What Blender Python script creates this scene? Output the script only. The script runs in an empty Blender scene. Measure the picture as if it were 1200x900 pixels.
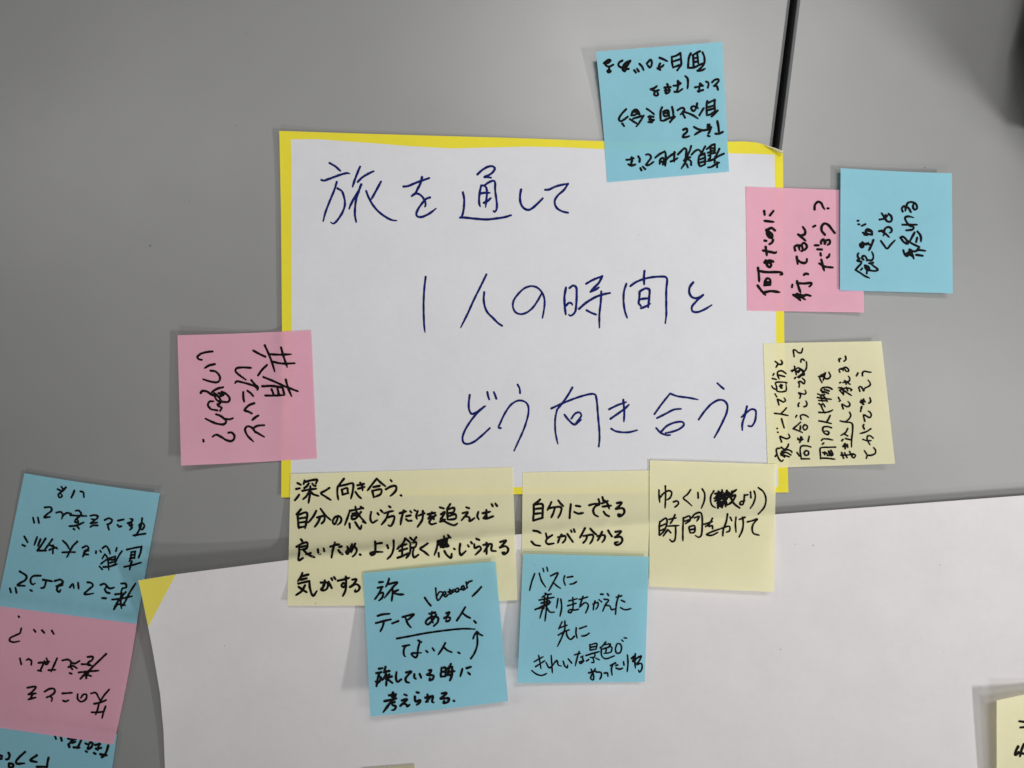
import bpy, bmesh, math, random
import numpy as np
from mathutils import Vector, Matrix
random.seed(7)
SC = bpy.context.scene

# ------------------------------------------------------------------ camera
CAM_H = 0.471
PXM = 0.0005                      # metres of table per photo pixel, at the table top
cam_data = bpy.data.cameras.new('camera')
cam_data.sensor_width = 36.0
cam_data.lens = 18.0 / (0.3 / CAM_H)
cam_data.clip_start = 0.01
cam_data.clip_end = 50
cam = bpy.data.objects.new('camera', cam_data)
cam.location = (0, 0, CAM_H)
SC.collection.objects.link(cam)
SC.camera = cam

# ------------------------------------------------------------------ room light
world = bpy.data.worlds.new('World')
SC.world = world
world.use_nodes = True
bgn = world.node_tree.nodes['Background']
bgn.inputs['Color'].default_value = (0.93, 0.96, 1.0, 1)
bgn.inputs['Strength'].default_value = 0.085

def overhead_lamp(name, loc, target, power, size=(0.5, 0.05), spread=180, rot=0.0, color=(1.0, 0.985, 0.975)):
    """an area lamp: the ceiling tubes, and one added table glow"""
    d = bpy.data.lights.new(name, 'AREA')
    d.shape = 'RECTANGLE'
    d.size, d.size_y = size
    d.energy = power
    d.color = color
    d.spread = math.radians(spread)
    o = bpy.data.objects.new(name, d)
    o.location = loc
    q = (Vector(target) - Vector(loc)).to_track_quat('-Z', 'Y')
    o.rotation_euler = (q.to_matrix() @ Matrix.Rotation(rot, 3, 'Z')).to_euler()
    SC.collection.objects.link(o)
    return o

overhead_lamp('overhead_lamp', (1.85, -0.95, 1.55), (0.38, 0.09, 0), 2.2, (0.50, 0.12), 40, 0.3)
overhead_lamp('overhead_lamp', (1.10, -0.05, 1.75), (0.34, 0.02, 0), 0.55, (0.60, 0.16), 46, 0.8)
overhead_lamp('overhead_lamp', (0.38, 0.86, 1.75), (0.12, 0.15, 0), 0.85, (0.75, 0.22), 38, 0.2)
overhead_lamp('overhead_lamp', (-1.05, 0.62, 1.70), (-0.15, 0.05, 0), 0.48, (0.80, 0.08), 60, -0.55)  # added lamp: stands in for the pale ceiling mirrored in the table
overhead_lamp('overhead_lamp', (0.15, -1.8, 1.5), (0.05, -0.05, 0), 1.05, (0.60, 0.10), 55, 0.0)

SC.view_settings.view_transform = 'Standard'
SC.view_settings.look = 'None'
SC.view_settings.exposure = -0.28
SC.view_settings.gamma = 1.0
SC.render.resolution_x = 1024
SC.render.resolution_y = 768

# ------------------------------------------------------------------ helpers
def W(px, py, z=0.0):
    """the point at height z that stands where the photo shows pixel (px, py)"""
    k = 1.0 - z / CAM_H
    return Vector(((px - 600) * PXM * k, (450 - py) * PXM * k, z))

def tag(o, label=None, cat=None, group=None, kind=None):
    if label: o['label'] = label
    if cat: o['category'] = cat
    if group: o['group'] = group
    if kind: o['kind'] = kind
    return o

def empty(name, loc, **kw):
    o = bpy.data.objects.new(name, None)
    o.empty_display_size = 0.01
    SC.collection.objects.link(o)
    o.location = loc
    return tag(o, **kw)

def mesh_obj(name, verts, faces, mat, parent=None, smooth=True, uvs=None):
    me = bpy.data.meshes.new(name)
    off = Vector(parent.location) if parent else Vector((0, 0, 0))
    me.from_pydata([tuple(Vector(v) - off) for v in verts], [], faces)
    if uvs is not None:
        l = me.uv_layers.new(name='uv')
        for p in me.polygons:
            for li in p.loop_indices:
                l.data[li].uv = uvs[me.loops[li].vertex_index]
    for p in me.polygons:
        p.use_smooth = smooth
    me.materials.append(mat)
    me.update()
    o = bpy.data.objects.new(name, me)
    SC.collection.objects.link(o)
    if parent: o.parent = parent
    return o

def catmull(pts, step=0.6):
    if len(pts) < 3:
        a, b = np.array(pts[0], float), np.array(pts[-1], float)
        n = max(2, int(np.linalg.norm(b - a) / step))
        return [tuple(a + (b - a) * i / n) for i in range(n + 1)]
    P = [np.array(p, float) for p in pts]
    P = [2 * P[0] - P[1]] + P + [2 * P[-1] - P[-2]]
    out = []
    for i in range(1, len(P) - 2):
        p0, p1, p2, p3 = P[i - 1:i + 3]
        d = [max(1e-4, np.linalg.norm(b - a)) ** 0.5 for a, b in ((p0, p1), (p1, p2), (p2, p3))]
        t0, t1 = 0, d[0]; t2 = t1 + d[1]; t3 = t2 + d[2]
        n = max(2, int(np.linalg.norm(p2 - p1) / step))
        for k in range(n):
            t = t1 + (t2 - t1) * k / n
            A1 = (t1 - t) / (t1 - t0) * p0 + (t - t0) / (t1 - t0) * p1
            A2 = (t2 - t) / (t2 - t1) * p1 + (t - t1) / (t2 - t1) * p2
            A3 = (t3 - t) / (t3 - t2) * p2 + (t - t2) / (t3 - t2) * p3
            B1 = (t2 - t) / (t2 - t0) * A1 + (t - t0) / (t2 - t0) * A2
            B2 = (t3 - t) / (t3 - t1) * A2 + (t - t1) / (t3 - t1) * A3
            out.append(tuple((t2 - t) / (t2 - t1) * B1 + (t - t1) / (t2 - t1) * B2))
    out.append(tuple(P[-2]))
    return out

# ------------------------------------------------------------------ materials
def nodes_of(name):
    m = bpy.data.materials.new(name)
    m.use_nodes = True
    nt = m.node_tree
    nt.nodes.clear()
    out = nt.nodes.new('ShaderNodeOutputMaterial')
    return m, nt, out

def ramp(nt, src, p0, c0, p1, c1):
    r = nt.nodes.new('ShaderNodeValToRGB')
    r.color_ramp.elements[0].position = p0; r.color_ramp.elements[0].color = (*c0, 1)
    r.color_ramp.elements[1].position = p1; r.color_ramp.elements[1].color = (*c1, 1)
    nt.links.new(src, r.inputs[0])
    return r

def noise(nt, co, scale, detail=3, rough=0.5):
    n = nt.nodes.new('ShaderNodeTexNoise')
    n.inputs['Scale'].default_value = scale
    n.inputs['Detail'].default_value = detail
    n.inputs['Roughness'].default_value = rough
    nt.links.new(co, n.inputs['Vector'])
    return n

def paper(name, col, trans=0.3, tcol=None, rough=0.75, spec=0.25, var=0.05, bump=0.12, back=None):
    m, nt, out = nodes_of(name)
    L = nt.links
    tc = nt.nodes.new('ShaderNodeTexCoord')
    big = noise(nt, tc.outputs['Object'], 28, 4, 0.55)
    fib = noise(nt, tc.outputs['Object'], 1500, 3, 0.6)
    mot = noise(nt, tc.outputs['Object'], 260, 3, 0.6)
    lo = tuple(c * (1 - var) for c in col); hi = tuple(min(1, c * (1 + var * 0.6)) for c in col)
    cr = ramp(nt, big.outputs['Fac'], 0.3, lo, 0.7, hi)
    mx = nt.nodes.new('ShaderNodeMix'); mx.data_type = 'RGBA'; mx.blend_type = 'MULTIPLY'
    mx.inputs[0].default_value = 1.0
    fr = ramp(nt, mot.outputs['Fac'], 0.25, (0.965, 0.965, 0.965), 0.75, (1, 1, 1))
    L.new(cr.outputs[0], mx.inputs[6]); L.new(fr.outputs[0], mx.inputs[7])
    colour = mx.outputs[2]
    if back:
        geo = nt.nodes.new('ShaderNodeNewGeometry')
        mb = nt.nodes.new('ShaderNodeMix'); mb.data_type = 'RGBA'
        L.new(geo.outputs['Backfacing'], mb.inputs[0])
        L.new(colour, mb.inputs[6]); mb.inputs[7].default_value = (*back, 1)
        colour = mb.outputs[2]
    b = nt.nodes.new('ShaderNodeBsdfPrincipled')
    L.new(colour, b.inputs['Base Color'])
    b.inputs['Roughness'].default_value = rough
    b.inputs['Specular IOR Level'].default_value = spec
    bp = nt.nodes.new('ShaderNodeBump')
    bp.inputs['Strength'].default_value = bump
    bp.inputs['Distance'].default_value = 0.0002
    L.new(fib.outputs['Fac'], bp.inputs['Height'])
    L.new(bp.outputs[0], b.inputs['Normal'])
    t = nt.nodes.new('ShaderNodeBsdfTranslucent')
    t.inputs['Color'].default_value = (*(tcol or col), 1)
    ms = nt.nodes.new('ShaderNodeMixShader')
    ms.inputs[0].default_value = trans
    L.new(b.outputs[0], ms.inputs[1]); L.new(t.outputs[0], ms.inputs[2])
    L.new(ms.outputs[0], out.inputs[0])
    return m

def plain(name, col, rough=0.5, spec=0.5, scale=300, var=0.1, bump=0.0, metallic=0):
    m, nt, out = nodes_of(name)
    tc = nt.nodes.new('ShaderNodeTexCoord')
    n = noise(nt, tc.outputs['Object'], scale, 3)
    cr = ramp(nt, n.outputs['Fac'], 0.3, tuple(c * (1 - var) for c in col), 0.7, tuple(min(1, c * (1 + var)) for c in col))
    b = nt.nodes.new('ShaderNodeBsdfPrincipled')
    nt.links.new(cr.outputs[0], b.inputs['Base Color'])
    b.inputs['Roughness'].default_value = rough
    b.inputs['Specular IOR Level'].default_value = spec
    b.inputs['Metallic'].default_value = metallic
    if bump:
        bp = nt.nodes.new('ShaderNodeBump')
        bp.inputs['Strength'].default_value = bump; bp.inputs['Distance'].default_value = 0.0006
        nt.links.new(n.outputs['Fac'], bp.inputs['Height']); nt.links.new(bp.outputs[0], b.inputs['Normal'])
    nt.links.new(b.outputs[0], out.inputs[0])
    return m

def laminate():
    m, nt, out = nodes_of('grey_laminate')
    L = nt.links
    tc = nt.nodes.new('ShaderNodeTexCoord')
    a = noise(nt, tc.outputs['Object'], 9, 4)
    g = noise(nt, tc.outputs['Object'], 900, 2, 0.7)
    c1 = ramp(nt, a.outputs['Fac'], 0.3, (0.272, 0.273, 0.264), 0.7, (0.300, 0.300, 0.292))
    c2 = ramp(nt, g.outputs['Fac'], 0.3, (0.95, 0.95, 0.95), 0.7, (1, 1, 1))
    mx = nt.nodes.new('ShaderNodeMix'); mx.data_type = 'RGBA'; mx.blend_type = 'MULTIPLY'; mx.inputs[0].default_value = 1
    L.new(c1.outputs[0], mx.inputs[6]); L.new(c2.outputs[0], mx.inputs[7])
    b = nt.nodes.new('ShaderNodeBsdfPrincipled')
    L.new(mx.outputs[2], b.inputs['Base Color'])
    sm = noise(nt, tc.outputs['Object'], 14, 5, 0.65)
    mr = nt.nodes.new('ShaderNodeMapRange')
    mr.inputs['To Min'].default_value = 0.31; mr.inputs['To Max'].default_value = 0.40
    L.new(sm.outputs['Fac'], mr.inputs['Value']); L.new(mr.outputs[0], b.inputs['Roughness'])
    b.inputs['Specular IOR Level'].default_value = 0.6
    bp = nt.nodes.new('ShaderNodeBump'); bp.inputs['Strength'].default_value = 0.1; bp.inputs['Distance'].default_value = 0.0002
    L.new(g.outputs['Fac'], bp.inputs['Height']); L.new(bp.outputs[0], b.inputs['Normal'])
    L.new(b.outputs[0], out.inputs[0])
    return m

M = {
 'table': laminate(),
 'edge': plain('dark_edge_band', (0.11, 0.115, 0.115), 0.5, 0.4, 400, 0.08),
 'gap': plain('black_frame', (0.008, 0.008, 0.008), 0.6, 0.3),
 'floor': plain('dark_carpet', (0.03, 0.03, 0.032), 0.95, 0.1, 900, 0.3),
 'white': paper('white_paper', (0.81, 0.815, 0.84), 0.12, var=0.03),
 'poster': paper('poster_paper', (0.80, 0.77, 0.775), 0.08, var=0.035),
 'border': paper('yellow_print', (0.92, 0.80, 0.045), 0.10, rough=0.6, var=0.03, back=(0.85, 0.82, 0.62)),
 'blue': paper('blue_note', (0.325, 0.68, 0.80), 0.24, (0.33, 0.72, 0.86), var=0.04),
 'pink': paper('pink_note', (0.94, 0.49, 0.61), 0.24, (0.96, 0.55, 0.66), var=0.04),
 'yellow': paper('yellow_note', (0.985, 0.94, 0.61), 0.29, (0.98, 0.95, 0.66), var=0.035),
 'shaded_yellow': paper('shaded_yellow_note', (0.62, 0.57, 0.40), 0.25, (0.7, 0.65, 0.45), var=0.04),  # yellow note paper with its shade put into the colour
 'blue_ink': plain('blue_black_ink', (0.006, 0.012, 0.125), 0.8, 0.12, 2500, 0.5),
 'black_ink': plain('black_ink', (0.006, 0.005, 0.005), 0.8, 0.10, 2500, 0.5),
 'bag': plain('black_bag_cloth', (0.012, 0.012, 0.012), 0.85, 0.25, 1200, 0.3, 0.6),
 'bag_zip': plain('dark_zip', (0.03, 0.03, 0.03), 0.4, 0.5, 800, 0.2),
 'speck': plain('speck', (0.03, 0.028, 0.025), 0.8, 0.2),
}

# ------------------------------------------------------------------ what lies under each sheet
NX, NY, CELL = 700, 560, 2.0               # height field over the table, cells of 2 photo px
HF = np.zeros((NY, NX))
def cell(px, py):
    return int((py + 110) / CELL), int((px + 100) / CELL)
def under(px, py):
    r, c = cell(px, py)
    if 2 <= r < NY - 2 and 2 <= c < NX - 2:
        return float(HF[r - 1:r + 2, c - 1:c + 2].max())
    return 0.0
def write_hf(grid):
    """grid: 2-D list of (px_world, py_world, z) of a sheet that was laid"""
    n, m = len(grid), len(grid[0])
    for i in range(n - 1):
        for j in range(m - 1):
            q = [grid[i][j], grid[i][j + 1], grid[i + 1][j], grid[i + 1][j + 1]]
            for a in np.linspace(0, 1, 5):
                for b in np.linspace(0, 1, 5):
                    x = (1 - a) * ((1 - b) * q[0][0] + b * q[1][0]) + a * ((1 - b) * q[2][0] + b * q[3][0])
                    y = (1 - a) * ((1 - b) * q[0][1] + b * q[1][1]) + a * ((1 - b) * q[2][1] + b * q[3][1])
                    z = (1 - a) * ((1 - b) * q[0][2] + b * q[1][2]) + a * ((1 - b) * q[2][2] + b * q[3][2])
                    r, c = cell(x, y)
                    if 0 <= r < NY and 0 <= c < NX and z > HF[r, c]:
                        HF[r, c] = z

def to_true(px, py, z):
    """the photo pixel of a point at height z -> where it stands over the table, in table px"""
    k = 1.0 - z / CAM_H
    return 600 + (px - 600) * k, 450 + (py - 450) * k

class Sheet:
    """a thin sheet: four corner pixels and a height profile, laid on all that is under it"""
    def __init__(self, TL, TR, BR, BL, lift, n=34, bow=(0, 0, 0, 0)):
        self.c = [np.array(p, float) for p in (TL, TR, BR, BL)]
        self.lift = lift; self.bow = bow; self.n = n
        grid = []
        for i in range(n + 1):
            row = []
            for j in range(n + 1):
                u, v = j / n, i / n
                p = self.px(u, v)
                z = lift(u, v)
                for _ in range(2):
                    t = to_true(p[0], p[1], z)
                    z = max(lift(u, v), under(*t) + 0.00022)
                row.append([p[0], p[1], z])
            grid.append(row)
        Z = np.array([[q[2] for q in r] for r in grid])
        Z0 = Z.copy()
        for _ in range(14):                        # paper is stiff: no sharp steps
            P = np.pad(Z, 1, mode='edge')
            S = (P[:-2, 1:-1] + P[2:, 1:-1] + P[1:-1, :-2] + P[1:-1, 2:] + 2 * Z) / 6
            Z = np.maximum(Z0, S)
        self.Z = Z
        self.P = [[self.px(j / n, i / n) for j in range(n + 1)] for i in range(n + 1)]
        write_hf([[(*to_true(self.P[i][j][0], self.P[i][j][1], Z[i, j]), Z[i, j]) for j in range(n + 1)] for i in range(n + 1)])
    def px(self, u, v):
        a, b, c, d = self.c
        p = (1 - v) * ((1 - u) * a + u * b) + v * ((1 - u) * d + u * c)
        t, r, bo, l = self.bow
        s = 4 * u * (1 - u); w = 4 * v * (1 - v)
        return p + np.array([(1 - u) * l * w + u * r * w, (1 - v) * t * s + v * bo * s])
    def z(self, px, py):
        u = v = 0.5
        for _ in range(6):
            p = self.px(u, v)
            e = np.array([px, py]) - p
            du = (self.px(u + 1e-3, v) - p) / 1e-3; dv = (self.px(u, v + 1e-3) - p) / 1e-3
            s = np.linalg.solve(np.array([du, dv]).T, e)
            u += s[0]; v += s[1]
        u = min(max(u, 0), 1) * self.n; v = min(max(v, 0), 1) * self.n
        i, j = min(int(v), self.n - 1), min(int(u), self.n - 1)
        a, b = v - i, u - j
        Z = self.Z
        return (1 - a) * ((1 - b) * Z[i, j] + b * Z[i, j + 1]) + a * ((1 - b) * Z[i + 1, j] + b * Z[i + 1, j + 1])
    def build(self, name, mat, parent):
        n = self.n
        V = [W(self.P[i][j][0], self.P[i][j][1], self.Z[i, j]) for i in range(n + 1) for j in range(n + 1)]
        F = [(i * (n + 1) + j, (i + 1) * (n + 1) + j, (i + 1) * (n + 1) + j + 1, i * (n + 1) + j + 1) for i in range(n) for j in range(n)]
        return mesh_obj(name, V, F, mat, parent)

def write_on(sheet_z, lines, mat, parent, name='handwriting'):
    """pen strokes as thin ink on the sheet, one mesh per written line"""
    for key, crops in lines.items():
        V, F = [], []
        count = 0
        for (x0, y0, s, w, data) in crops:
            for st in data.replace('\n', '').split(';'):
                pts = [tuple(float(c) for c in p.split(',')) for p in st.split()]
                pts = [(x0 + x / s, y0 + y / s) for x, y in pts]
                cl = catmull(pts)
                dz = 0.00016 + 0.0000012 * (count % 60); count += 1
                n = len(cl)
                ph = random.random() * 6.28; amp = 0.05 + 0.05 * random.random()
                tail = 0.55 + 0.35 * random.random()
                ww = w * (1.12 if key.startswith('line') else 1.06) * (0.94 + 0.12 * random.random())
                left, right = [], []
                dirs = []
                for i in range(n):
                    a = cl[max(0, i - 1)]; b = cl[min(n - 1, i + 1)]
                    d = np.array([b[0] - a[0], b[1] - a[1]]); L = np.linalg.norm(d)
                    dirs.append(d / L if L > 1e-6 else np.array([1.0, 0.0]))
                halves = []
                for i in range(n):
                    t = i / max(1, n - 1)
                    k = 1 + amp * math.sin(ph + i * 0.33)
                    if n > 14 and t > 0.82: k *= 1 - (1 - tail) * ((t - 0.82) / 0.18) ** 1.5
                    halves.append(0.5 * ww * k)
                ring = []
                for i in range(n):
                    nrm = np.array([-dirs[i][1], dirs[i][0]])
                    left.append(np.array(cl[i]) + nrm * halves[i]); right.append(np.array(cl[i]) - nrm * halves[i])
                base = len(V)
                def addv(p):
                    z = sheet_z(p[0], p[1]) + dz
                    V.append(W(p[0], p[1], z)); return len(V) - 1
                li = [addv(p) for p in left]; ri = [addv(p) for p in right]
                for i in range(n - 1):
                    F.append((ri[i], ri[i + 1], li[i + 1], li[i]))
                for end, sgn in ((0, -1), (n - 1, 1)):
                    c = np.array(cl[end]); d = dirs[end] * sgn
                    nr = np.array([-d[1], d[0]]); h = halves[end]
                    arc = [addv(c + h * (nr * math.cos(a) + d * math.sin(a))) for a in [math.pi * k / 6 for k in range(7)]]
                    F.append(tuple(arc))
        o = mesh_obj(name, V, F, mat, parent, smooth=False)
        # all faces up
        bm = bmesh.new(); bm.from_mesh(o.data)
        for f in bm.faces:
            f.normal_update()
            if f.normal.z < 0: f.normal_flip()
        bm.to_mesh(o.data); bm.free()
# every entry: (crop origin x, origin y, zoom, pen width in photo px, [strokes])
TITLE = {
'line1': [(360,170,7.059,2.45,"""185,148 235,178 275,214;118,288 135,294 180,280 280,244 330,232 352,236;245,305 225,370 180,480 150,560 132,630;250,358 285,380 305,430 312,490 295,550 262,605 235,638 215,650 195,638;438,178 420,220 395,285 375,345;418,305 450,272 500,240 550,216;448,325 425,380 385,445 360,495 347,528;428,380 405,450 396,520 395,580 405,635;488,380 505,425 540,490 590,550 650,595 700,620 740,625;610,303 585,350 555,405 530,450;797,343 830,340 900,312 960,290 1010,273;950,265 940,310 915,360 895,398 865,422;865,422 885,405 915,402 950,425 972,460 980,490 975,508;1016,433 985,445 945,490 915,535 903,570 912,590 945,595 990,578 1030,553 1065,525"""),
 (530,170,7.059,2.4,"""208,243 250,205 300,178 335,176 352,192 335,225 300,250 265,265 290,265 320,270;88,390 98,440 97,510 88,565 78,595;65,600 100,600 200,610 290,615 380,605 440,595 487,580;240,335 228,390 222,450 225,490 232,510;265,335 300,310 340,295 353,305 355,370 365,450 370,510 360,545 348,553 342,545;240,335 262,335 280,350 287,390 283,450 276,515;235,400 270,395 312,395;262,478 290,465 320,438;570,368 562,410 562,460 578,505 605,530 635,536 665,520 710,480 750,440;768,370 800,368 850,345 910,328 958,320;958,320 925,370 875,415 850,455 850,490 870,525 910,548 958,560""")],
'line2': [(470,310,6.316,2.3,"""182,92 172,180 167,280 168,380 172,460 177,500;632,73 600,140 540,260 490,370 441,467;616,205 612,260 620,310 640,355 680,395 720,435 748,453;1043,210 1010,270 970,325 920,360 880,367 845,350 828,310 835,265 870,215 915,175 965,160 1010,172 1045,210 1062,260 1060,320 1047,395"""),
 (650,310,6,2.4,"""80,162 70,220 70,280 78,350;105,165 130,148 150,158 155,210 152,280 145,330 125,355 108,360 100,352;80,290 100,270 118,272 125,285;222,135 270,108 335,82;335,82 310,130 275,165 250,192;252,192 285,178 313,160;172,312 220,270 290,228 340,210 390,200;328,190 325,260 315,350 315,445;225,322 260,340 292,352;505,135 488,190 485,260 495,330 510,375;632,45 628,90 630,140;532,152 570,125 640,98 720,86 780,88 790,100 785,180 785,280 785,360 778,413;598,190 595,240 590,275;605,185 640,168 665,175 665,230 658,300;598,245 630,240 655,238;592,275 605,290;608,307 640,295 672,275;975,125 950,160 948,200 965,228 1000,237 1045,214;1045,214 1000,255 965,300 970,328 1000,335 1050,318 1105,285""")],
'line3': [(520,440,6,2.2,"""183,137 176,200 180,245 197,270 225,262 260,238 293,215;285,219 240,260 190,320 150,385 132,440 140,472 165,482 210,468 260,430 325,370;307,117 312,145 320,168;353,117 362,140 370,163;520,65 533,90 537,125;402,370 386,368 400,330 440,250 480,200 525,177 565,182 590,205 597,250 580,330 550,410 520,475 495,530;905,85 870,145 830,200 797,240;757,232 850,190 950,152 1040,130 1065,135 1075,170 1085,280 1095,400 1095,460 1090,500;797,240 785,300 785,390 795,450 803,482;850,277 880,315 920,345 965,312;898,303 925,268 955,260 968,280 955,305 925,340"""),
 (700,440,6,2.2,"""83,238 140,210 205,187;183,172 188,230 190,270 187,325;93,305 150,265 195,232 223,205;98,375 130,392 180,400 230,398 280,385;402,272 450,205 512,127;512,127 560,145 650,158 708,170;420,300 480,270 540,240 590,235;415,370 445,402 490,420 515,418;450,395 490,355 550,330 600,328 610,345 580,375 530,395 480,405;845,55 870,78 890,95;713,310 760,245 810,195 860,172 895,180 915,210 910,260 880,330 850,390 823,437;1053,217 1035,290 1020,340 1020,385;1015,293 1045,265 1085,238 1112,245 1115,290 1105,330 1085,357 1063,355""")]}
BLUE_TOP = {
'a': [(700,55,15,2.6,"""115,285 160,250 200,225 235,235 190,280 150,290;130,290 160,330 210,345 285,310;210,345 205,400 180,425 200,445 235,425 205,400;440,240 390,270 370,310 390,345 440,360 520,320 590,245;580,240 500,280 450,330;570,250 520,340 470,380;450,400 480,430 510,390 550,385;440,360 450,410;650,410 680,450;700,385 730,430;745,300 790,350 815,410;870,290 940,225 960,290 925,360 870,300;1095,190 1160,215 1230,250;1105,290 1085,340 1100,400;1060,370 1130,350 1170,310;1060,375 1105,400"""),
 (780,55,16.36,2.5,"""120,185 125,300 145,400;120,190 200,170 285,115;285,115 295,220 300,340 260,400 225,450;155,275 280,235;150,390 290,340;485,120 450,200 430,400;430,400 540,395 650,345 730,310;520,160 600,110 665,80;710,105 745,200 740,320 690,390 615,455;615,455 690,450 760,415;530,180 540,400;610,140 630,330;550,215 620,205;550,290 620,275""")],
'b': [(780,55,16.36,2.5,"""380,560 420,600 430,700 420,800;150,745 230,735 300,700;235,650 240,760 215,860;240,650 290,700;170,860 240,860 325,805;565,775 640,760 715,740;665,700 650,770 640,870;660,700 715,745;620,850 720,825;780,665 815,680 825,720 810,780;890,680 950,630 1010,620 1020,650 970,710 930,745;930,745 980,750 1005,820"""),
 (700,50,7.5,2.6,"""590,395 645,390;615,365 630,400;595,420 640,415;600,395 605,445 640,430;470,410 500,400 525,380;480,415 510,425 545,415;510,425 500,455 520,466 535,455 525,430""")],
'c': [(720,115,20,2.5,"""275,260 180,360 120,450 110,510 150,540 230,500 320,430;185,595 230,655;400,400 430,310 510,270 570,320 600,400;400,400 480,395 540,350;440,330 500,320 560,370;440,480 540,450 680,410;365,490 450,550 540,600;690,410 620,520 560,610 510,670;760,250 850,310 935,380;800,440 880,430 920,440;820,500 930,510;800,560 860,560 930,510;830,420 880,570;1120,215 1085,300 1080,420 1085,520;1085,520 1140,530 1210,510"""),
 (780,115,17.14,2.5,"""0,430 80,400 180,370;130,175 150,260 160,370;185,375 130,430 90,480;-50,275 0,250 50,250 65,310 40,350 -20,360 -45,290;-20,300 30,300;50,260 80,390;240,245 300,205 350,195 380,230 350,280 300,330;350,320 390,390;350,270 450,300 560,350 650,410;680,345 730,260 775,190;635,105 620,180 590,240 560,260 525,230 520,185 560,160 610,180 650,200;840,60 825,150 830,340;830,340 880,335 960,290 1040,250;870,90 930,60 990,35;990,35 985,130 990,250;860,180 970,150;860,240 980,205;1045,250 980,320 920,375""")],
'd': [(700,110,7.5,2.7,"""1055,240 1065,290 1070,340;1040,350 1070,350 1108,332;935,320 1000,310;985,270 970,290 990,325 975,350;970,270 1000,295;972,368 986,372;850,290 885,310 920,320 885,340 855,360;920,320 945,320;755,315 785,305 790,330 760,360 752,380 780,380 810,370""")],
'e': [(730,165,20,2.5,"""85,445 160,440 215,400 255,410;205,385 215,450 200,520 200,590;130,550 200,580 290,555;360,365 395,420 390,490;545,325 600,315 650,350 655,400 600,480 540,560;540,560 580,575 650,545 725,490;410,640 435,690;470,610 525,665;760,395 850,320 980,250;980,250 1000,290 1005,420 995,590;865,540 870,450 930,400 960,430 950,500 930,570;900,480 980,560;1010,450 1070,385 1200,290"""),
 (790,165,20,2.4,"""-80,485 10,450 90,400;-130,385 -60,335 30,275;10,260 0,490;90,320 180,230 245,175 285,210 280,300 270,400 240,470;400,125 370,230 330,310 290,450 230,560 170,650;320,400 380,385;295,550 325,625;340,440 395,480 400,565;230,460 300,440;410,325 500,235 575,210 620,250 640,300;730,130 680,220 640,300 590,360 575,450 580,540 610,595 660,580 730,550;715,295 730,400 725,550;610,350 710,310;615,435 710,400;620,510 715,480;765,195 850,130 900,95 955,80;955,80 955,180 950,270;850,150 860,310;870,180 930,170;870,240 940,230;865,305 960,280;795,280 850,270;805,345 850,340 830,430 810,440;1065,185 1010,300 960,400 950,510;1170,300 1060,350 950,420 850,465 770,485;800,625 880,610 960,560 1060,510;1010,500 1010,620""")]}
PINK_RIGHT = {
'a': [(880,230,6.923,2.9,"""55,725 85,765 120,803;110,780 160,770 235,778;58,580 65,640 68,690;60,605 120,615 248,620 255,632 238,638;110,720 115,690 135,665 155,675 160,710;110,722 155,717;118,700 150,695;122,520 110,540 138,530;180,530 150,520 130,535 135,565 155,575 165,555 150,538 125,532;120,410 130,480;100,440 150,450 203,458 208,450;112,360 125,362;180,355 172,375 152,388;195,277 170,258 140,270 130,300 150,332 170,335 172,310 150,290 120,280;125,270 150,320;112,200 185,208;108,120 112,150;183,120 155,155""")],
'b': [(880,230,6.923,2.9,"""345,800 375,820 403,845;355,800 390,800 400,830;375,790 440,838;398,797 425,808 450,800 485,808;375,690 385,730 402,778;375,705 430,708 492,705 488,720 475,732;337,718 333,738;432,637 445,628 465,632;372,490 380,550;378,515 405,535 435,542 452,530 455,508;360,440 355,410 383,398 395,438;385,402 410,400 420,440 408,445;405,402 430,378 455,405 440,432 420,440;385,310 415,335 445,362;400,318 435,310 442,285 422,248""")],
'c': [(880,230,6.923,2.8,"""572,515 595,605;555,545 600,570 665,578;565,462 568,480;638,470 632,488 618,498;520,398 550,398;540,430 575,432;570,385 570,367 590,350 600,388;600,385 610,360 638,355 640,380 622,395;505,248 523,238;600,312 575,280 575,245 595,222 625,230 655,265 680,298;517,107 520,70 545,45 570,55 585,85 597,105;622,98 630,98""")]}
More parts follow.
